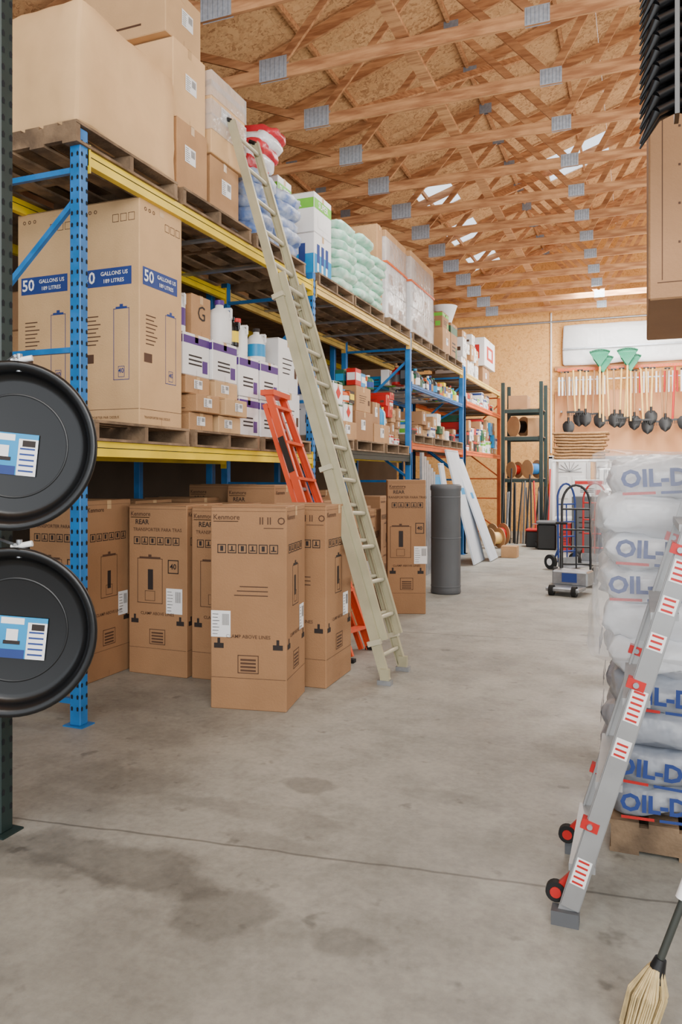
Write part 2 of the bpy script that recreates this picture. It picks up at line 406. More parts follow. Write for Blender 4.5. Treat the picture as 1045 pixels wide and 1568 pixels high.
for (y0,y1) in [(11.45,12.6),(12.7,13.85),(13.9,14.95)]: pallet(-4.45,XF,y0,y1,2.102)
ZU=UP+.137;ZL=1.96;ZM=2.04;ZN=2.24

def cart(x0,x1,y0,y1,z0,z1,mt=card,name='cardboard_box',rz=0,deco=None,bulge=0):
    b=Carton(x1-x0,y1-y0,z1-z0,mt,bulge=bulge)
    if deco: deco(b)
    return b.done(name,((x0+x1)/2,(y0+y1)/2,z0),rz)
def d_label(b):
    b.label('R',random.uniform(-.1,.1)*b.d,b.h*.55,min(.16,b.d*.35),min(.13,b.h*.5));b.F(-b.w*.3,b.w*.3,b.h*.2,b.h*.24,brink)
def d_lines(b):
    for k,W in (('F',b.w),('R',b.d)):
        q=b.side(k)
        for j in range(4): q(-W*.3,W*(.05+.05*j),b.h*(.35+.09*j),b.h*(.37+.09*j),dark)
        q(W*.3,W*.42,b.h*.3,b.h*.5,brink)
def d_band(m,zz=.72,hh=.2):
    def f(b):
        for k,W in (('F',b.w),('R',b.d)):
            q=b.side(k);q(-W/2+.004,W/2-.004,b.h*zz,b.h*(zz+hh),m)
            for j in range(3): q(-W*.3,W*.2,b.h*(.25+.1*j),b.h*(.29+.1*j),dark)
            q(W*.22,W*.42,b.h*.1,b.h*.4,m)
    return f
def d_50(b):
    for k,W in (('F',b.w),('R',b.d)):
        q=b.side(k);h=b.h
        q(-W*.43,W*.38,h*.62,h*.7,bluei)
        b.T(k,'50',-W*.3,h*.66,.12,paper,.005,.02);b.T(k,'GALLONS US',W*.11,h*.675,.041,paper,.005,.012);b.T(k,'189 LITRES',W*.1,h*.642,.04,paper,.005,.01)
        b.heater(k,W*.22,h*.2,.14,.52,bluei);b.T(k,'40',W*.22,h*.24,.05,bluei,.004,.015)
        for j in range(8): q(-W*.36,-W*.36+.1+.02*(j%3),h*(.36+.018*j),h*(.365+.018*j),brink)
        q(-W*.4,-W*.22,h*.28,h*.32,brink);b.T(k,'o o o',-W*.28,h*.96,.06,brink)
        for j in range(3): b.outl(k,W*.08+j*.07,W*.08+j*.07+.055,h*.9,h*.935,brink,.004)
        b.T(k,'TRANSPORTER PAR DESSUS',-.1*W,h*.035,.026,brink)
        q(-W/2+.004,W/2-.004,h*.07,h*.072,brink)
cart(-3.9,-3.34,4.52,5.06,ZL,3.6,card,'water_heater_box',deco=d_50)
cart(-4.47,-3.92,4.52,5.06,ZL,3.6,card,'water_heater_box',deco=d_50)
heaterbox(-2.52,4.80,math.radians(10),.54,.50,1.385,'front')
heaterbox(-2.455,5.5,math.radians(2),.53,.58,1.37,'front')
heaterbox(-3.585,5.36,0,.55,.55,1.36)
heaterbox(-3.015,5.39,0,.54,.55,1.35)
heaterbox(-4.2,4.92,0,.55,.55,1.40)
heaterbox(-2.577,8.6,math.radians(20),.44,.48,1.54)
heaterbox(-3.02,8.3,math.radians(4),.34,.5,1.2)
for (x,y,h) in [(-4.2,5.55,1.38),(-4.15,6.3,1.38),(-3.55,6.05,1.34),(-3.5,6.75,1.5),(-4.1,7.0,1.5),(-3.0,7.3,1.3),(-3.6,8.2,1.3),(-4.1,8.3,1.4),(-3.5,9.0,1.2),(-4.1,9.2,1.4),(-3.6,10.2,1.3),(-3.7,11.9,1.2),(-3.6,12.7,1.4),(-3.7,13.6,1.2)]:
    heaterbox(x,y,0,.52,.52,h)
cart(-4.42,-3.3,3.84,4.9,ZU,4.62,cardL,bulge=.03)
cart(-4.0,-3.33,4.98,5.42,ZU,4.38,card3,deco=d_label)
cart(-4.0,-3.36,4.97,5.44,4.385,5.0,cardL,deco=d_label)
cart(-4.5,-3.38,4.9,5.4,5.005,5.42,card,deco=d_label)
cart(-3.95,-3.36,5.52,6.0,ZU,4.3,card3,deco=d_label)
cart(-4.0,-3.34,5.5,6.08,4.305,5.0,cardL,deco=d_label)
b=B()
for z in (4.5,4.62,4.78,4.86): b.box(-4.02,-3.326-.001*z,5.49,6.09,z,z+.13,wrapb)
b.done('stretch_wrap_band')
b=B();k=0
for l in range(5):
    for y in (6.45,6.98):
        b.pillow((-3.6+random.uniform(-.03,.03),y,ZU+.075+l*.125),(.62,.54,.16),bagblue,0,k,amp=.03);k+=1
b.done('bag_pile')
b=B()
for l in range(5): b.pillow((-3.62+.03*l,6.42+.05*l,ZU+.72+l*.09),(.55,.56-.05*l,.16),bagred if l%2==0 else bagw,0,k+l,tilt=.12,amp=.035)
b.done('bag_pile')
def d_green(b):
    for k,W in (('F',b.w),('R',b.d)):
        q=b.side(k);q(-W/2+.005,W/2-.005,b.h*.6,b.h*.85,green);q(-W*.3,W*.3,b.h*.15,b.h*.45,white)
        b.T(k,'SUPER',0,b.h*.72,.1,white,.004,.02)
def d_cyan(b):
    for k,W in (('F',b.w),('R',b.d)):
        q=b.side(k);q(-W/2+.005,W/2-.005,b.h*.02,b.h*.5,cyan)
        for j in range(3): q(-W*.35+j*W*.25,-W*.2+j*W*.25,b.h*.3,b.h*.75,bluei,.003);q(-W*.35+j*W*.25,-W*.25+j*W*.25,b.h*.1,b.h*.3,white,.004)
cart(-3.9,-3.36,7.7,8.2,ZU,4.3,white,deco=d_cyan)
cart(-3.95,-3.36,7.7,8.2,4.305,4.75,white,deco=d_green)
cart(-4.25,-3.62,7.32,7.66,ZU,4.32,white,deco=d_cyan);cart(-4.25,-3.62,7.32,7.66,4.325,4.83,white,deco=d_green)
b=B();k=0
for l in range(7):
    for y in (8.6,9.2,9.75):
        if l==6 and y>9.5: continue
        b.pillow((-3.62+random.uniform(-.03,.05),y,ZU+.07+l*.115),(.7,.64,.15),bagmint,random.uniform(-.04,.04),k,amp=.025);k+=1
b.done('bag_pile')
def wrapped(y0,y1,z1,n):
    b=B();x0,x1=-4.3,-3.36
    hh=(z1-ZU)/n
    for i in range(n):
        for (a,c) in ((y0,(y0+y1)/2),((y0+y1)/2,y1)):
            b.rbox(x0,x1,a+.01,c-.01,ZU+i*hh+.003,ZU+(i+1)*hh-.004,wrapw if i<n-1 else card3,.01)
            b.add([(x1+.002,a+.12,ZU+i*hh+.1),(x1+.002,a+.32,ZU+i*hh+.1),(x1+.002,a+.32,ZU+i*hh+.24),(x1+.002,a+.12,ZU+i*hh+.24)],[(0,1,2,3)],card2)
    b.rbox(x0-.01,x1+.012,y0-.01,y1+.01,ZU+.002,z1-.1,wrapb,.02,jit=.012)
    b.box(x0-.012,x1+.022,y0-.022,y1+.022,ZU+(z1-ZU)*.62,ZU+(z1-ZU)*.62+.03,orange)
    b.done('shrink_wrapped_cartons')
wrapped(10.25,11.25,5.1,3);wrapped(11.5,12.9,5.15,3)
cart(-4.2,-3.4,9.98,10.2,ZU,5.1,card3)
cart(-4,-3.4,13.75,14.35,ZU,4.35,card3,deco=d_label);cart(-4,-3.4,14.4,14.95,ZU,4.55,card2,deco=d_band(dgreen))
cart(-3.9,-3.42,13.8,14.3,4.355,4.65,card2,deco=d_band(green))
b=B();b.lathe([(.001,0),(.12,0),(.14,.03),(.25,.35),(.26,.36),(.24,.36),(.12,.04),(.001,.03)],white,24);b.done('lamp_shade',(-3.6,14.68,4.56))

# lower bay 1
for i,(dx,dy) in enumerate([(0,0),(.05,.03),(-.02,-.02)]):
    cart(-3.9+dx,-3.36+dx,5.2+dy,5.56+dy,ZL+i*.15,ZL+i*.15+.145,card3,deco=d_label)
    cart(-3.88+dx,-3.34+dx,5.62+dy,6.0+dy,ZL+i*.15,ZL+i*.15+.145,card,deco=d_label)
dp=d_band(purple,.75,.18)
cart(-4.3,-3.42,5.2,5.6,2.415,2.76,white,deco=dp);cart(-4.2,-3.4,5.62,6.04,2.415,2.76,white,deco=dp)
for y0 in (6.08,6.5):
    cart(-3.95,-3.4,y0,y0+.38,ZL,2.32,white,deco=dp);cart(-3.95,-3.4,y0,y0+.38,2.325,2.7,white,deco=dp)
cart(-3.85,-3.48,5.42,5.72,2.765,3.12,card3,deco=lambda b:(b.T('F','G',0,.2,.2,dark),b.T('R','G',0,.2,.18,dark)))
def jug_geo(b,x,y,z,r=.085,h=.3,m=white,cap=red,lab=None,hd=True):
    M=Matrix.Translation((x,y,z))
    b.lathe([(.001,0),(r*.95,0),(r,.01),(r,h*.68),(r*.8,h*.82),(r*.35,h*.9),(r*.33,h),(.001,h)],m,14,M)
    b.cyl((x,y,z+h*.97),(x,y,z+h*1.08),r*.4,cap,12)
    b.lathe([(r+.001,h*.15),(r+.001,h*.55)],lab or cyan,14,M)
    if hd: b.path([(x+r*.5,y,z+h*.86),(x+r*1.1,y,z+h*.85),(x+r*1.1,y,z+h*.62),(x+r*.9,y,z+h*.6)],.012,m,6)
def jug(x,y,z,*a):
    b=B();jug_geo(b,0,0,0,*a);b.done('plastic_jug',(x,y,z))
jug(-3.5,5.9,2.765,.11,.36,white,purple,white);jug(-3.52,6.25,2.705,.1,.33,white,red,white);jug(-3.5,6.6,2.705,.09,.3,white,dark,cyan);jug(-3.55,5.27,2.765,.09,.36,white,purple,purple);jug(-3.76,5.27,2.765,.09,.36,white,purple,cyan)
jug(-3.46,6.06,2.765,.06,.25,black,black,yel)
cart(-4.0,-3.4,6.95,7.4,ZL,2.45,white,deco=d_lines);cart(-4.0,-3.42,6.93,7.4,2.455,3.0,white,deco=d_lines)
cart(-4.4,-3.98,6.1,6.9,2.72,3.1,white,deco=d_lines)
def fill(y0,y1,z0,zmax,mats,seed,depth=(.45,.75),hr=(.16,.42),wr=(.28,.5),xf=-3.36,gap=.02):
    R=random.Random(seed);y=y0
    while y<y1-.2:
        w=min(R.uniform(*wr),y1-y);z=z0;top=zmax-R.uniform(0,.35)
        while z<top-.12:
            h=min(R.uniform(*hr),top-z);m,dc=R.choice(mats);dd=R.uniform(*depth);o=R.uniform(0,.1)
            cart(xf-o-dd,xf-o,y,y+w-.012,z,z+h,m,deco=dc,rz=R.uniform(-.03,.03));z+=h+.003
        y+=w+gap
def clutter(y0,y1,z,seed,xf=-3.38,rows=3,hmax=.32):
    R=random.Random(seed);b=B();cols=[white,redp,cyan,blackst,yel,green,bluei,orange,paper,card3,dgreen,white,white,card2,greyp]
    for r in range(rows):
        y=y0
        while y<y1:
            s=R.uniform(.05,.11);x=xf-.07-r*.16;h=R.uniform(.14,hmax)
            if R.random()<.5: jug_geo(b,x,y+s,z,s*.8,h,R.choice(cols),R.choice(cols),R.choice(cols),R.random()<.3)
            else:
                c=R.choice(cols);b.rbox(x-.07,x+.06,y,y+2*s-.01,z,z+h,c,.004);c2=R.choice(cols)
                b.box(x+.06,x+.0615,y+.01,y+2*s-.02,z+h*.3,z+h*.75,c2);b.box(x-.06,x+.05,y-.0015,y,z+h*.3,z+h*.75,c2)
            y+=2*s
    b.done('bottle_assortment')
def d_diam(b):
    for k in 'FR':
        q=b.side(k);W=b.w if k=='F' else b.d;s=min(W,b.h)*.3
        if k=='R': x=b.w/2+.003;b.add([(x,0,b.h/2-s),(x,s,b.h/2),(x,0,b.h/2+s),(x,-s,b.h/2)],[(0,1,2,3)],red)
        else: y=-b.d/2-.003;b.add([(0,y,b.h/2-s),(s,y,b.h/2),(0,y,b.h/2+s),(-s,y,b.h/2)],[(0,1,2,3)],red)
        q(-W/2+.01,W/2-.01,b.h*.9,b.h*.98,dgreen)
cart(-3.9,-3.36,7.7,8.28,ZM,2.5,white,deco=d_lines)
cart(-3.85,-3.38,8.32,8.62,ZM+.22,2.45,white,deco=d_diam);cart(-3.85,-3.38,8.32,8.62,2.455,2.72,white,deco=d_diam)
cart(-3.85,-3.38,8.66,8.96,ZM+.22,2.5,white,deco=d_diam)
cart(-3.9,-3.34,8.3,9.0,ZM,ZM+.215,card3,deco=d_label)
clutter(7.72,8.2,2.5,21,rows=3);clutter(8.67,8.95,2.5,22,rows=2,hmax=.2)
brown=[(card3,d_label),(card2,d_label),(card,d_lines),(white,d_lines)]
bright=[(white,d_band(red)),(white,d_lines),(white,d_band(bluei)),(redp,d_lines),(card3,d_label),(cyan,d_lines),(dgreen,d_lines),(blackst,d_band(red)),(white,d_band(green)),(card2,d_label),(card,d_label)]
cart(-3.95,-3.36,9.02,9.7,ZM,2.42,card2,deco=d_label);cart(-3.95,-3.38,9.1,9.65,2.425,2.75,card3,deco=d_lines);clutter(9.1,9.65,2.755,23,rows=2,hmax=.22)
cart(-3.95,-3.36,9.75,10.4,ZM,2.3,card3,deco=d_label);cart(-3.9,-3.4,9.8,10.1,2.305,2.6,card2,deco=d_label);clutter(10.12,10.4,2.305,24,rows=3,hmax=.28)
fill(10.45,11.2,ZM,2.9,[(card2,d_label),(white,d_band(red)),(redp,d_lines),(blackst,d_band(white)),(card3,d_lines)],4,hr=(.1,.2),wr=(.16,.25))
fill(11.45,14.9,ZN,2.75,brown+brown+bright,5,hr=(.1,.26),wr=(.16,.34));clutter(11.45,14.9,3.03,25,rows=3,hmax=.3);fill(11.45,14.9,3.03,3.4,[(white,d_lines),(white,d_band(cyan)),(white,d_band(bluei)),(cyan,d_lines)],6,hr=(.1,.2),xf=-3.9)
fill(15.35,19.3,2.1,2.95,bright+brown,7,hr=(.12,.34),wr=(.16,.36));fill(15.35,19.3,3.12,3.6,bright,8,hr=(.1,.25),wr=(.15,.3));fill(15.35,17.2,3.69,4.7,[(white,d_lines),(card3,d_label)],9,hr=(.3,.6))
for z0,zm,sd in ((1.96,3.3,31),(3.83,4.6,32)):  # rear cartons added to block light and darken the shelf backs
    fill(5.3 if z0<3 else 4.2,15,z0,zm,[(card2,None),(card3,None),(greyp,None),(card2,None)],sd,hr=(.3,.6),wr=(.5,.9),xf=-4.62,depth=(.7,.9))
b=B()  # back-to-back rack row added to keep the space behind the shelves dark
for y in (3.89,7.56,11.3,15.05):
    for x in (-4.6,-5.6): post(b,x,y,3.8,blue,holes=False)
for z in (1.95,3.82):
    for x in (-4.6,-5.6): b.box(x-.025,x+.025,3.9,15.05,z-.1,z-.01,yel)
    b.box(-5.6,-4.6,3.93,15.0,z-.012,z,pallet_m)
b.done('pallet_rack')
def d_heat(b):
    for k,W in (('F',b.w),('R',b.d)):
        b.side(k)(-W*.3,W*.3,b.h*.25,b.h*.75,redp);b.side(k)(-W*.15,W*.15,b.h*.35,b.h*.65,white,.003)
cart(-3.9,-3.36,17.4,18.2,3.69,4.1,card2,deco=d_label);cart(-3.9,-3.3,17.3,18.6,4.105,4.75,white,deco=d_heat)
b=B();b.lathe([(.001,0),(.19,0),(.205,.02),(.2,.06),(.2,1.38),(.21,1.4),(.21,1.45),(.19,1.47),(.17,1.45),(.001,1.44)],greyp,40)
for z in (.1,.75,1.3): b.lathe([(.2,z-.008),(.206,z),(.2,z+.008)],greyp,40)
b.done('plastic_tank',(-2.45,10.08,0))
for (y,w,xb,h,m) in [(13.75,.95,-2.72,2.05,board),(14.3,.7,-2.55,1.9,board),(12.6,.45,-2.98,1.6,cyan),(12.95,.3,-2.95,1.8,board)]:
    b=B();M_,L_=b.beam((xb,y,.01),(-3.24,y,h),w,.03,m)
    b.box(-w/2,w/2,-.0165,.0165,L_-.03,L_-.02,alu,M_)
    b.box(-w*.1,w*.2,-.0165,.0165,L_*.6,L_*.66,cyan if m is board else paper,M_)
    b.done('leaning_panel')
b=B()
for i in range(6): b.box(-3.2,-3.16,11.45+i*.14,11.57+i*.14,.0,1.95-.06*i,steel)
b.done('metal_sheet_bundle')

# ---------- ladders
def ladder(b,B0,T0,wd0,wd1,mt,rmt,n,s0=0,s1=1,off=0,rw=.028,rd=.075,rt='tube',wv=(0,1,0)):
    B0=Vector(B0);T0=Vector(T0);d=(T0-B0).normalized();w=Vector(wv);w=(w-d*w.dot(d)).normalized();nn=w.cross(d).normalized()
    P=lambda s:B0.lerp(T0,s)+nn*off
    W=lambda s:wd0+(wd1-wd0)*s
    for g in (-1,1):
        p0=P(s0)+w*g*W(s0)/2;p1=P(s1)+w*g*W(s1)/2
        b.beam(p0,p1,rw*.35,rd,mt,w)
        for q in (-1,1): b.beam(p0+nn*q*(rd/2-.005)-w*g*rw*.4,p1+nn*q*(rd/2-.005)-w*g*rw*.4,rw,.008,mt,w)
    for i in range(n):
        s=s0+(s1-s0)*(i+.6)/n
        a=P(s)-w*W(s)/2;c=P(s)+w*W(s)/2
        if rt=='tube': b.cyl(a,c,.018,rmt,10)
        else: b.beam(a,c,.09,.025,rmt,Vector((1,0,0)))
    return P,w,nn,W
b=B();Bq=(-1.80,5.72,.02);Tq=(-3.3,5.98,4.66)
P,w,nn,W=ladder(b,Bq,Tq,.45,.44,olive,olive2,16,0,1)
ladder(b,Bq,Tq,.38,.38,olive,olive2,11,.06,.7,off=-.055 if nn.x<0 else .055)
for g in (-1,1):
    f=P(0)+w*g*.225;b.box(f.x-.06,f.x+.05,f.y-.03,f.y+.03,0,.035,steel);b.box(f.x-.04,f.x+.03,f.y-.02,f.y+.02,.03,.12,olive)
    t=P(1)+w*g*.22;b.cyl(t,t+Vector((-.06,0,.03)),.02,black,8)
    for s_ in (.06,.66,.35): q=P(s_)+w*g*.22;b.beam(q-nn*.06,q+nn*.045,.045,.04,olive2,w)
b.done('extension_ladder')
b=B();P,w,nn,W=ladder(b,(-2.3,6.3,.02),(-3.24,6.5,2.36),.52,.3,orangef,orangef,7,0,1,rt='step',rw=.035,rd=.07)
ladder(b,(-2.38,6.3,.02),(-3.30,6.5,2.3),.46,.26,orangef,alu,4,0,.98,rw=.03,rd=.045)
t=P(1);b.beam(t-w*.17,t+w*.17,.14,.05,orangef,(1,0,0))
for g in (-1,1):
    f=P(0)+w*g*.26;b.box(f.x-.05,f.x+.05,f.y-.03,f.y+.03,0,.03,rubber)
    for s_ in (.3,.55,.8): q=P(s_)+w*g*W(s_)/2;b.cyl(q-w*.02,q+w*.02,.012,steel,8)
o=P(.68)-w*(W(.68)/2+.012);xx=nn if nn.x>0 else -nn;d=(P(1)-P(0)).normalized()
Ml=Matrix((xx,d,xx.cross(d))).transposed().to_4x4();Ml.translation=o;b.quadM(Ml,-.03,.03,0,.35,dark)
b.done('step_ladder')
b=B();B0=Vector((-.245,3.08,.02));T0=Vector((.385,3.08,2.15))
P,w,nn,W=ladder(b,B0,T0,.54,.54,alu,alu,7,0,1,rt='step',rw=.03,rd=.07)
for g in (-1,1):
    q0=P(.02)+w*g*.27;q1=P(.99)+w*g*.27;b.beam(q0,q1,.03,.062,alu,w)
    q=P(0)+w*g*.27;b.box(q.x-.05,q.x+.045,q.y-.028,q.y+.028,0,.05,greyp)
    wh=P(.05)+w*g*.235+Vector((-.07,0,-.035));b.cyl(wh-w*.015,wh+w*.015,.036,rubber,18);b.cyl(wh-w*.018,wh+w*.018,.02,redp,14);b.beam(wh,P(.08)+w*g*.235,.02,.03,redp,w)
    for s in (.16,.4,.62,.84):
        q=P(s)+w*g*.27-(nn if nn.x>0 else -nn)*.02
        b.beam(q+nn*.03,q-nn*.03,.038,.035,redp,w);b.cyl(q-w*.028,q+w*.028,.01,steel,10)
xx=nn if nn.x>0 else -nn
for s,l in [(.06,.1),(.28,.07),(.34,.12),(.46,.06),(.52,.06),(.57,.08),(.65,.12),(.72,.1)]:
    o=P(s)-w*(.27+.0165)
    M=Matrix((xx,d:=(T0-B0).normalized(),xx.cross(d))).transposed().to_4x4();M.translation=o
    b.quadM(M,-.026,.026,0,l,paper)
    M2=M.copy();M2.translation=o-w*.001
    for j in range(int(l/.02)): b.quadM(M2,-.02,.018,.006+j*.02,.014+j*.02,redp)
b.done('articulated_ladder')

# ---------- bag stack right
pallet(-.12,1.08,3.42,4.66,0)
b=B();k=0;z=.137
RB=random.Random(11)
printed={9:(0,1,2),7:(0,),6:(0,2),3:(0,1),1:(0,2),0:(0,1)}
for l in range(10):
    hh=.152;m=bagsh if l<4 else bagw  # lower layers get the bag colour with shade painted in
    for ix in range(3):
        for iy in range(2):
            cx=.09+ix*.405+RB.uniform(-.035,.035)-(.03 if l>5 else 0);cy=3.76+iy*.6+RB.uniform(-.02,.035)
            rt=RB.uniform(-.07,.07)
            b.pillow((cx,cy,z+hh/2),(.44,.64,hh*1.28),m,rt,k,amp=.038);k+=1
            if iy==0 and ix in printed.get(l,()):
                Mq=Matrix.Translation((cx+.01,cy-.352,z+hh/2+.005))@Matrix.Rotation(rt,4,'Z')@RF@Matrix.Rotation(RB.uniform(-.06,.06),4,'Z')
                b.text('OIL-DRI',.1,Mq,bluei,off=.035)
                b.quadM(Mq,-.17,-.04,-.065,-.053,redp);b.quadM(Mq,-.02,.16,-.065,-.053,bluei)
            if ix==0 and l in (9,7,4,2):
                M=Matrix.Translation((cx-.24,cy,z+hh/2+.005))@Matrix.Rotation(-math.pi/2,4,'Z')@RF
                b.text('OIL-DRI',.1,M,bluei,off=.03)
    z+=hh
b.done('absorbent_bag_stack')
b=B();b.rbox(-.2,1.14,3.33,4.74,.82,1.69,wrapm,.07,jit=.06,seg=2,cuts=10);b.done('plastic_sheet')

# right rack + box + brush
b=B()
for y in (2.45,5.2):
    for x in (.62,1.6): post(b,x,y,3.7,dkgreen,holes=False)
    for z in (.2,1.2,2.15,3.4): b.beam((.62,y,z),(1.6,y,z),.03,.035,dkgreen)
for x in (.62,1.6): b.box(x-.025,x+.025,2.45,5.2,2.12,2.22,orange)
b.box(.42,1.65,2.5,5.15,2.22,2.24,pallet_m)
b.cyl((.1,2.65,3.38),(.62,2.65,3.38),.012,steel);b.cyl((.62,2.45,3.38),(.62,2.7,3.38),.02,steel)
b.done('pallet_rack')
def d_tall(b):
    b.F(-.43,.43,.06,.063,brink);b.F(-.415,-.412,.07,1.3,brink)
    for j in range(6): b.F(-.36,-.352,.2+j*.14,.208+j*.14,brink)
cart(.03,.95,3.0,3.9,2.24,3.6,card2,deco=d_tall)
b=B()
for r in range(2):
    for j in range(13):
        z=3.36-j*.048
        for sx in (-1,1):
            y=2.63+r*.04
            p0=Vector((.11,y,z));pm=Vector((.11+sx*.06,y-.03,z-.035));p1=Vector((.11+sx*.11,y-.01,z-.12))
            b.cyl(p0,pm,.015,black,8,r1=.016);b.cyl(pm,p1,.016,black,8,r1=.003)
b.box(.103,.117,2.61,2.69,2.74,3.39,black)
b.done('hanging_brush')

# ---------- drain pans on hook
n=Vector((.45,-.89,0)).normalized();side=Vector((.89,.45,0)).normalized();upv=Vector((0,0,1))
for (z,lo) in ((1.714,(.01,-.03)),(.985,(.045,-.03))):
    b=B()
    M=Matrix((side,upv,n)).transposed().to_4x4()
    b.lathe([(.001,-.055),(.255,-.055),(.275,-.05),(.288,-.03),(.3,.0),(.318,.006),(.33,.004),(.333,-.006),(.327,-.012),(.31,-.008),(.295,-.045),(.28,-.065),(.001,-.068)],black,64,M)
    b.lathe([(.2,-.0535),(.204,-.051),(.208,-.0535)],black,64,M)
    Ml=M@Matrix.Translation((lo[0],lo[1],-.048))@Matrix.Rotation(-.1,4,'Z')
    b.quadM(Ml,-.11,.08,-.085,.08,cyan)
    Ml2=Ml@Matrix.Translation((0,0,.001));b.quadM(Ml2,.005,.08,-.085,.06,paper);b.quadM(Ml2,-.1,-.01,.05,.075,paper);b.quadM(Ml2,-.11,.0,-.085,-.05,bluei)
    Ml3=Ml@Matrix.Translation((0,0,.002))
    for j in range(5): b.quadM(Ml3,.012,.07,-.07+j*.022,-.063+j*.022,bluei)
    b.quadM(Ml3,-.085,-.02,-.03,-.015,dark);b.quadM(Ml3,-.075,-.03,-.015,.03,paper);b.quadM(Ml3,.02,.07,.03,.055,dark)
    b.cyl(M@Vector((.03,.29,-.02)),M@Vector((.03,.36,-.02)),.012,steel,8)
    b.cyl(M@Vector((.0,.33,-.02)),M@Vector((.08,.345,-.02)),.012,paper,8)
    tgt=Vector((gx,2.56,z+.34))-Vector((-2.285,2.27,z))
    b.cyl(M@Vector((.03,.345,.03)),tgt,.006,steel,8)
    b.done('drain_pan',(-2.285,2.27,z))

# ---------- hand trucks
b=B();r=.018
for x in (-.2,.2): b.path([(x,0,.12),(x,.02,1.15)],r,blackst)
pts=[(.2,.02,1.15)]+[(.2*math.cos(a),.03,1.15+.3*math.sin(a)) for a in [math.pi*i/10 for i in range(1,10)]]+[(-.2,.02,1.15)]
b.path(pts,r,blackst)
for z in (.3,.55,.8,1.1): b.cyl((-.2,.01,z),(.2,.01,z),.014,blackst,8)
b.cyl((0,.0,.15),(0,.02,1.1),.012,blackst,8)
b.box(-.22,.22,-.28,-.02,.05,.062,steel);b.box(-.22,.22,-.03,-.01,.05,.2,steel)
b.cyl((-.3,.1,.125),(.3,.1,.125),.012,steel,8)
for x in (-.28,.28):
    b.cyl((x-.03,.1,.125),(x+.03,.1,.125),.125,rubber,24);b.cyl((x-.033,.1,.125),(x+.033,.1,.125),.06,paper,16)
    b.beam((x*.7,0,.35),(x*.8,.1,.125),.03,.02,blackst)
HT=b
b.done('hand_truck',(-.86,11.5,0),math.radians(12))
for (c,loc,rz) in ((bluei,(-1.15,13.4,0),50),(redp,(-.75,14.2,0),-10)):
    b=B()
    b.v=list(HT.v);b.f=list(HT.f);b.m=list(HT.m);b.sm=list(HT.sm);b.mats=[c if m is blackst else m for m in HT.mats]
    b.done('hand_truck',loc,math.radians(rz))
b=B()
b.rbox(-.24,.24,-.12,.2,.1,.3,steel,.02);b.rbox(-.22,.22,-.45,-.1,.06,.11,steel,.01)
b.path([(-.2,.15,.2),(-.22,.25,.9)],.02,blackst);b.cyl((-.3,.25,.92),(-.14,.25,.92),.018,blackst)
for x in (-.15,.15): b.cyl((x-.03,-.4,.07),(x+.03,-.4,.07),.07,rubber,16);b.cyl((x-.033,-.4,.07),(x+.033,-.4,.07),.03,steel,12)
b.cyl((-.03,.12,.08),(.03,.12,.08),.08,rubber,16);b.box(-.1,.1,-.13,-.12,.15,.27,bluei)
b.done('platform_dolly',(-.86,10.75,0),math.radians(-12))

# ---------- broom & pole
b=B()
tp=Vector((.53,2.44,1.6))
rng=random.Random(2)
for i in range(220):
    a=rng.uniform(0,6.28);rr=rng.uniform(0,1)**.5
    p0=Vector((.042+rr*.02*math.cos(a),2.335+rr*.02*math.sin(a),.2));p1=Vector((-.008+rr*.046*math.cos(a),2.325+rr*.05*math.sin(a),.002+rng.uniform(0,.03)))
    mid=p0.lerp(p1,.4)+Vector((rr*.022*math.cos(a),rr*.02*math.sin(a),0))
    b.path([p0,mid,p1],.0032,straw,4)
b.cyl((.038,2.334,.165),(.056,2.338,.225),.028,blackst,12,r1=.016)
b.cyl((.052,2.338,.215),tp,.011,mat('broom_handle',(62,66,62),.4,.1),10);b.cyl((.108,2.351,.4),(.125,2.355,.45),.0155,paper,10)
b.done('broom')
b=B();b.cyl((.085,2.2,0),(.585,2.4,1.5),.014,mat('stained_wood',(125,66,38),.5,.15,8),10);b.cyl((.585,2.4,1.5),(.59,2.402,1.515),.016,redp,10);b.done('wooden_pole')

# ---------- back area
b=B();b.rbox(-1.97,2.5,21.6,21.72,4.6,5.7,insul,.03,jit=.03,cuts=8)
b.box(-1.97,2.5,21.53,21.56,5.02,5.06,steel);b.done('insulation_batt')
b=B();b.box(-2.2,2.5,21.74,21.79,2.05,3.9,ply);b.box(-2.2,2.5,21.7,21.74,4.48,4.6,pine);b.done('plywood_panel')
b=B();b.box(-2.25,-1.35,21.7,21.78,0,2.05,white)
for x in (-2.3,-1.3): b.box(x-.05,x+.05,21.66,21.79,0,2.1,white)
b.box(-2.35,-1.25,21.66,21.79,2.05,2.13,white)
for j in range(2):
    for i in range(2): b.box(-2.15+i*.42,-1.83+i*.42,21.68,21.7,.2+j*.75,.8+j*.75,insul)
for i in range(9):
    a=math.pi*i/8;b.beam((-1.8,21.69,1.68),(-1.8+.33*math.cos(a),21.69,1.68+.28*math.sin(a)),.012,.012,steel)
b.cyl((-1.42,21.66,1),(-1.42,21.62,1),.03,steel);b.done('door_1')
b=B();b.box(-1.1,1.8,21.7,21.79,0,2.05,white);b.box(-1.15,1.85,21.66,21.7,2.0,2.1,steel)
for i in range(7): b.box(-1.1,1.8,21.69,21.7,.3*i,.3*i+.015,steel)
b.done('door_2')
b=B()
b.box(-2.1,2.3,21.45,21.5,4.42,4.5,orange);b.box(-2.1,2.3,21.4,21.44,4.15,4.18,steel)
for x in (-2.0,0,2.1): b.box(x-.02,x+.02,21.48,21.7,4.4,4.5,steel);b.box(x-.02,x+.02,21.5,21.7,3.3,3.35,steel)
for i in range(60): b.cyl((-2.08+i*.073,21.4,4.46),(-2.08+i*.073,21.25,4.44),.006,steel,5)
b.done('tool_display_rail')
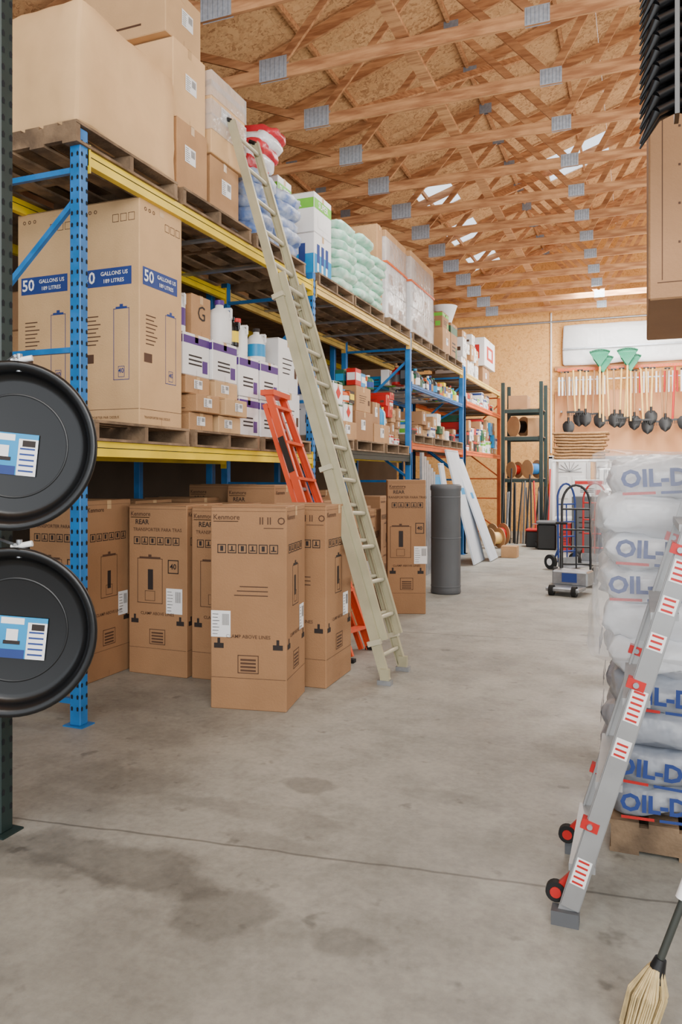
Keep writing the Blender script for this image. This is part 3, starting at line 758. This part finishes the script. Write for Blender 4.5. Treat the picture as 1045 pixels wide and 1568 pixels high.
dgr=mat('green_plastic',(30,130,95),.4,.1)
def shovel(x,z1,L,hm,kind,y=21.3,tilt=0):
    b=B();b.cyl((0,0,0),(tilt,0,-L),.027,hm,8)
    hx=tilt
    if kind=='shovel':
        b.path([(-.07,0,0),(.07,0,0)],.024,blackst,8)
        vs=[];
        for j in range(6):
            t=j/5;wd=[.08,.15,.155,.145,.11,.01][j]
            for i in range(5): s=-1+i*.5;vs.append((hx+s*wd,.03-.04*(1-s*s),-L-.38*t))
        b.add(vs,[(j*5+i,j*5+i+1,j*5+i+6,j*5+i+5) for j in range(5) for i in range(4)],blackst,smooth=True)
        b.cyl((hx,0,-L+.1),(hx,0,-L-.05),.032,blackst,8)
    elif kind=='rake':
        for i in range(17):
            a=(-1+i/8)*.5;p=[(0,0,0),(math.sin(a)*.5,0,math.cos(a)*.42),(math.sin(a)*.52,-.06,math.cos(a)*.45)];b.path(p,.016,dgr,5)
        b.box(-.16,.16,-.01,.01,.2,.25,dgr);b.box(-.21,.21,-.01,.01,.34,.37,dgr)
    elif kind=='pick':
        b.box(hx-.22,hx+.22,-.02,.02,-L-.04,-L+.01,blackst)
        for i in range(9): b.cyl((hx-.2+i*.05,0,-L-.02),(hx-.2+i*.05,-.03,-L-.12),.009,blackst,5)
    b.done({'shovel':'shovel','rake':'leaf_rake','pick':'garden_rake'}[kind],(x,y,z1))
R=random.Random(5)
x=-1.85
i=0
while x<1.35:
    kd=['shovel','pick','shovel','shovel','pick'][i%5]
    shovel(x,R.uniform(4.3,4.42),R.uniform(1.1,1.4),(handle if R.random()<.75 else card2) if x<.75 else redp,kd,tilt=R.uniform(-.06,.06),y=21.3-.08*(i%2))
    x+=R.uniform(.13,.2);i+=1
for x in (-.98,-.3): shovel(x,4.45,1.35,handle,'rake',y=21.05);shovel(x+.08,4.3,1.3,handle,'rake',y=21.12)
b=B()
for i in range(14): b.cyl((-2.05+i*.09,21.38,4.25),(-2.05+i*.09,21.38,3.75),.028,paper,8)
for i in range(22): b.cyl((-.3+i*.1,21.38,4.3),(-.3+i*.1,21.38,3.75),.024,paper if i%3 else redp,8)
b.done('tool_handle_row')
b=B()
for i in range(9): b.rbox(-2.0+R.uniform(-.05,.05),-.75+R.uniform(-.08,.05),19.6,20.4,2.0+i*.075,2.06+i*.075,coir,.02,jit=.02)
b.done('doormat_stack')
b=B();b.box(-2.05,-.7,19.5,20.5,1.93,1.98,white)
for x in (-2.0,-.75):
    for y in (19.55,20.45): b.box(x-.03,x+.03,y-.03,y+.03,0,1.93,white)
b.box(-2.0,-.75,19.6,20.4,.5,.54,white);b.done('storage_table')
def fridge(x,y,h):
    b=B();b.rbox(-.35,.35,-.3,.3,.05,h,white,.03);b.box(-.35,.35,-.305,-.3,h*.69,h*.69+.01,greyp);b.rbox(-.3,-.27,-.34,-.3,h*.4,h*.62,steel,.005);b.rbox(-.3,-.27,-.34,-.3,h*.73,h*.86,steel,.005)
    for q in (-.3,.3): b.cyl((q,0,0),(q,0,.06),.03,rubber,8)
    b.done('refrigerator',(x,y,0))
fridge(-.55,18.9,1.75);fridge(-.35,17.6,1.3)
b=B()
for x in (-3.05,-2.16):
    for y in (18.3,19.2): post(b,x,y,3.8,dkgreen,holes=False)
for z in (1.5,2.5,3.15):
    for y in (18.3,19.2): b.box(-3.05,-2.16,y-.025,y+.025,z-.08,z,dkgreen)
    b.box(-3.05,-2.16,18.3,19.2,z,z+.02,pallet_m)
b.done('shelving_unit')
def spool(x,y,z,r,wd,m):
    b=B();b.cyl((-wd/2,0,r),(wd/2,0,r),r*.6,m,20)
    for s in (-1,1): b.cyl((s*wd/2-.01,0,r),(s*wd/2+.01,0,r),r,card3,24)
    b.done('cable_spool',(x,y,z),.8)
spool(-2.75,18.75,2.52,.25,.3,black);spool(-2.4,18.6,1.52,.22,.3,blue);spool(-2.85,18.8,1.52,.2,.2,redp)
cart(-2.5,-2.2,18.5,18.9,2.52,2.95,card3);cart(-2.95,-2.5,18.45,19,3.17,3.5,card2)
spool(-3.0,17.3,.0,.25,.3,redp);spool(-2.95,16.6,.0,.22,.25,handle)
b=B()
for i in range(18):
    x=-3.0+i*.06;b.cyl((x,17.95+R.uniform(-.2,.1),0),(x+R.uniform(-.1,.1),18.2,R.uniform(1.1,1.75)),.02,R.choice([card2,blackst,redp,steel,greyp,blackst]),7)
b.done('leaning_tool_bundle')
b=B();b.rbox(-.25,.25,-.2,.2,0,.35,blackst,.02);b.rbox(-.26,.26,-.21,.21,.35,.4,redp,.015);b.path([(-.15,0,.4),(-.12,0,.5),(.12,0,.5),(.15,0,.4)],.012,steel);b.done('tool_box',(-2.1,17.3,0))
b=B();b.rbox(-.2,.2,-.2,.2,0,.55,blackst,.03);b.rbox(-.22,.22,-.22,.22,.55,.61,greyp,.02);b.cyl((-.2,-.1,.1),(-.24,-.1,.1),.08,rubber);b.done('waste_bin',(-1.85,16.8,0))
cart(-1.3,-.6,16.2,16.8,0,1.15,greyp,'metal_cabinet',deco=d_lines);cart(-1.25,-.7,16.3,16.7,1.155,1.5,white,deco=d_band(red));cart(-1.55,-1.32,16.3,16.7,0,.6,redp,deco=d_lines)
cart(-2.5,-2.2,14.75,15.05,0,.22,card3)
b=B();b.cyl((-6.75,21.765,5.85),(2.3,21.765,5.85),.03,steel,10);b.cyl((-2.3,21.765,2.2),(-2.3,21.765,6.1),.025,paper,10);b.done('conduit_pipe')

# ---------- camera & lights
cd=bpy.data.cameras.new('camera');cam=bpy.data.objects.new('camera',cd);S.collection.objects.link(cam)
cam.location=(0,0,1.6);cam.rotation_euler=(math.radians(90),0,math.atan(458/1160))
cd.sensor_fit='VERTICAL';cd.sensor_height=36;cd.sensor_width=24;cd.lens=36*1160/1568;cd.shift_y=-57/1568;cd.clip_end=200;cd.clip_start=.05
S.camera=cam
def area(name,loc,tgt,sx,sy,p,c=(1,1,1)):
    l=bpy.data.lights.new(name,'AREA');l.shape='RECTANGLE';l.size=sx;l.size_y=sy;l.energy=p;l.color=c
    o=bpy.data.objects.new(name,l);o.location=loc;o.rotation_euler=(Vector(tgt)-Vector(loc)).to_track_quat('-Z','Y').to_euler();S.collection.objects.link(o)
area('doorway_daylight',(3.5,-4.3,3.4),(-2,7,1.8),6,4,450,(1,.985,.95))
area('side_door_daylight',(7.3,7,3.2),(-3,8,3.0),7,4,480,(1,.985,.95))  # added fill lamp from the right; the wall has no opening here
area('ceiling_bounce_light',(0.5,-1,4.8),(-1.5,10,7),5,2,330,(1,.96,.9))  # added area lamp imitating floor bounce onto the trusses
area('high_bay_light_a',(-.8,9,5.8),(-.9,9,0),1.2,5,200,(1,.98,.94))  # added fill lamp over the aisle, no fixture modelled
area('high_bay_light_b',(-.4,17.5,5.8),(-.5,18.5,0),1.8,5,850,(1,.98,.94))  # added fill lamp to brighten the back wall, no fixture modelled
area('uplight_a',(2.4,9,3.2),(-.5,12,7.5),3,3,160,(1,.95,.87))  # added upward fill to brighten trusses and sheathing
area('uplight_b',(2.4,16,3.2),(-1,20,6.5),3,3,380,(1,.95,.87))  # added upward fill for the rear roof and back wall
wd=bpy.data.worlds.new('World');S.world=wd;wd.use_nodes=True
bg=wd.node_tree.nodes['Background'];bg.inputs[0].default_value=(.9,.95,1,1);bg.inputs[1].default_value=2.2
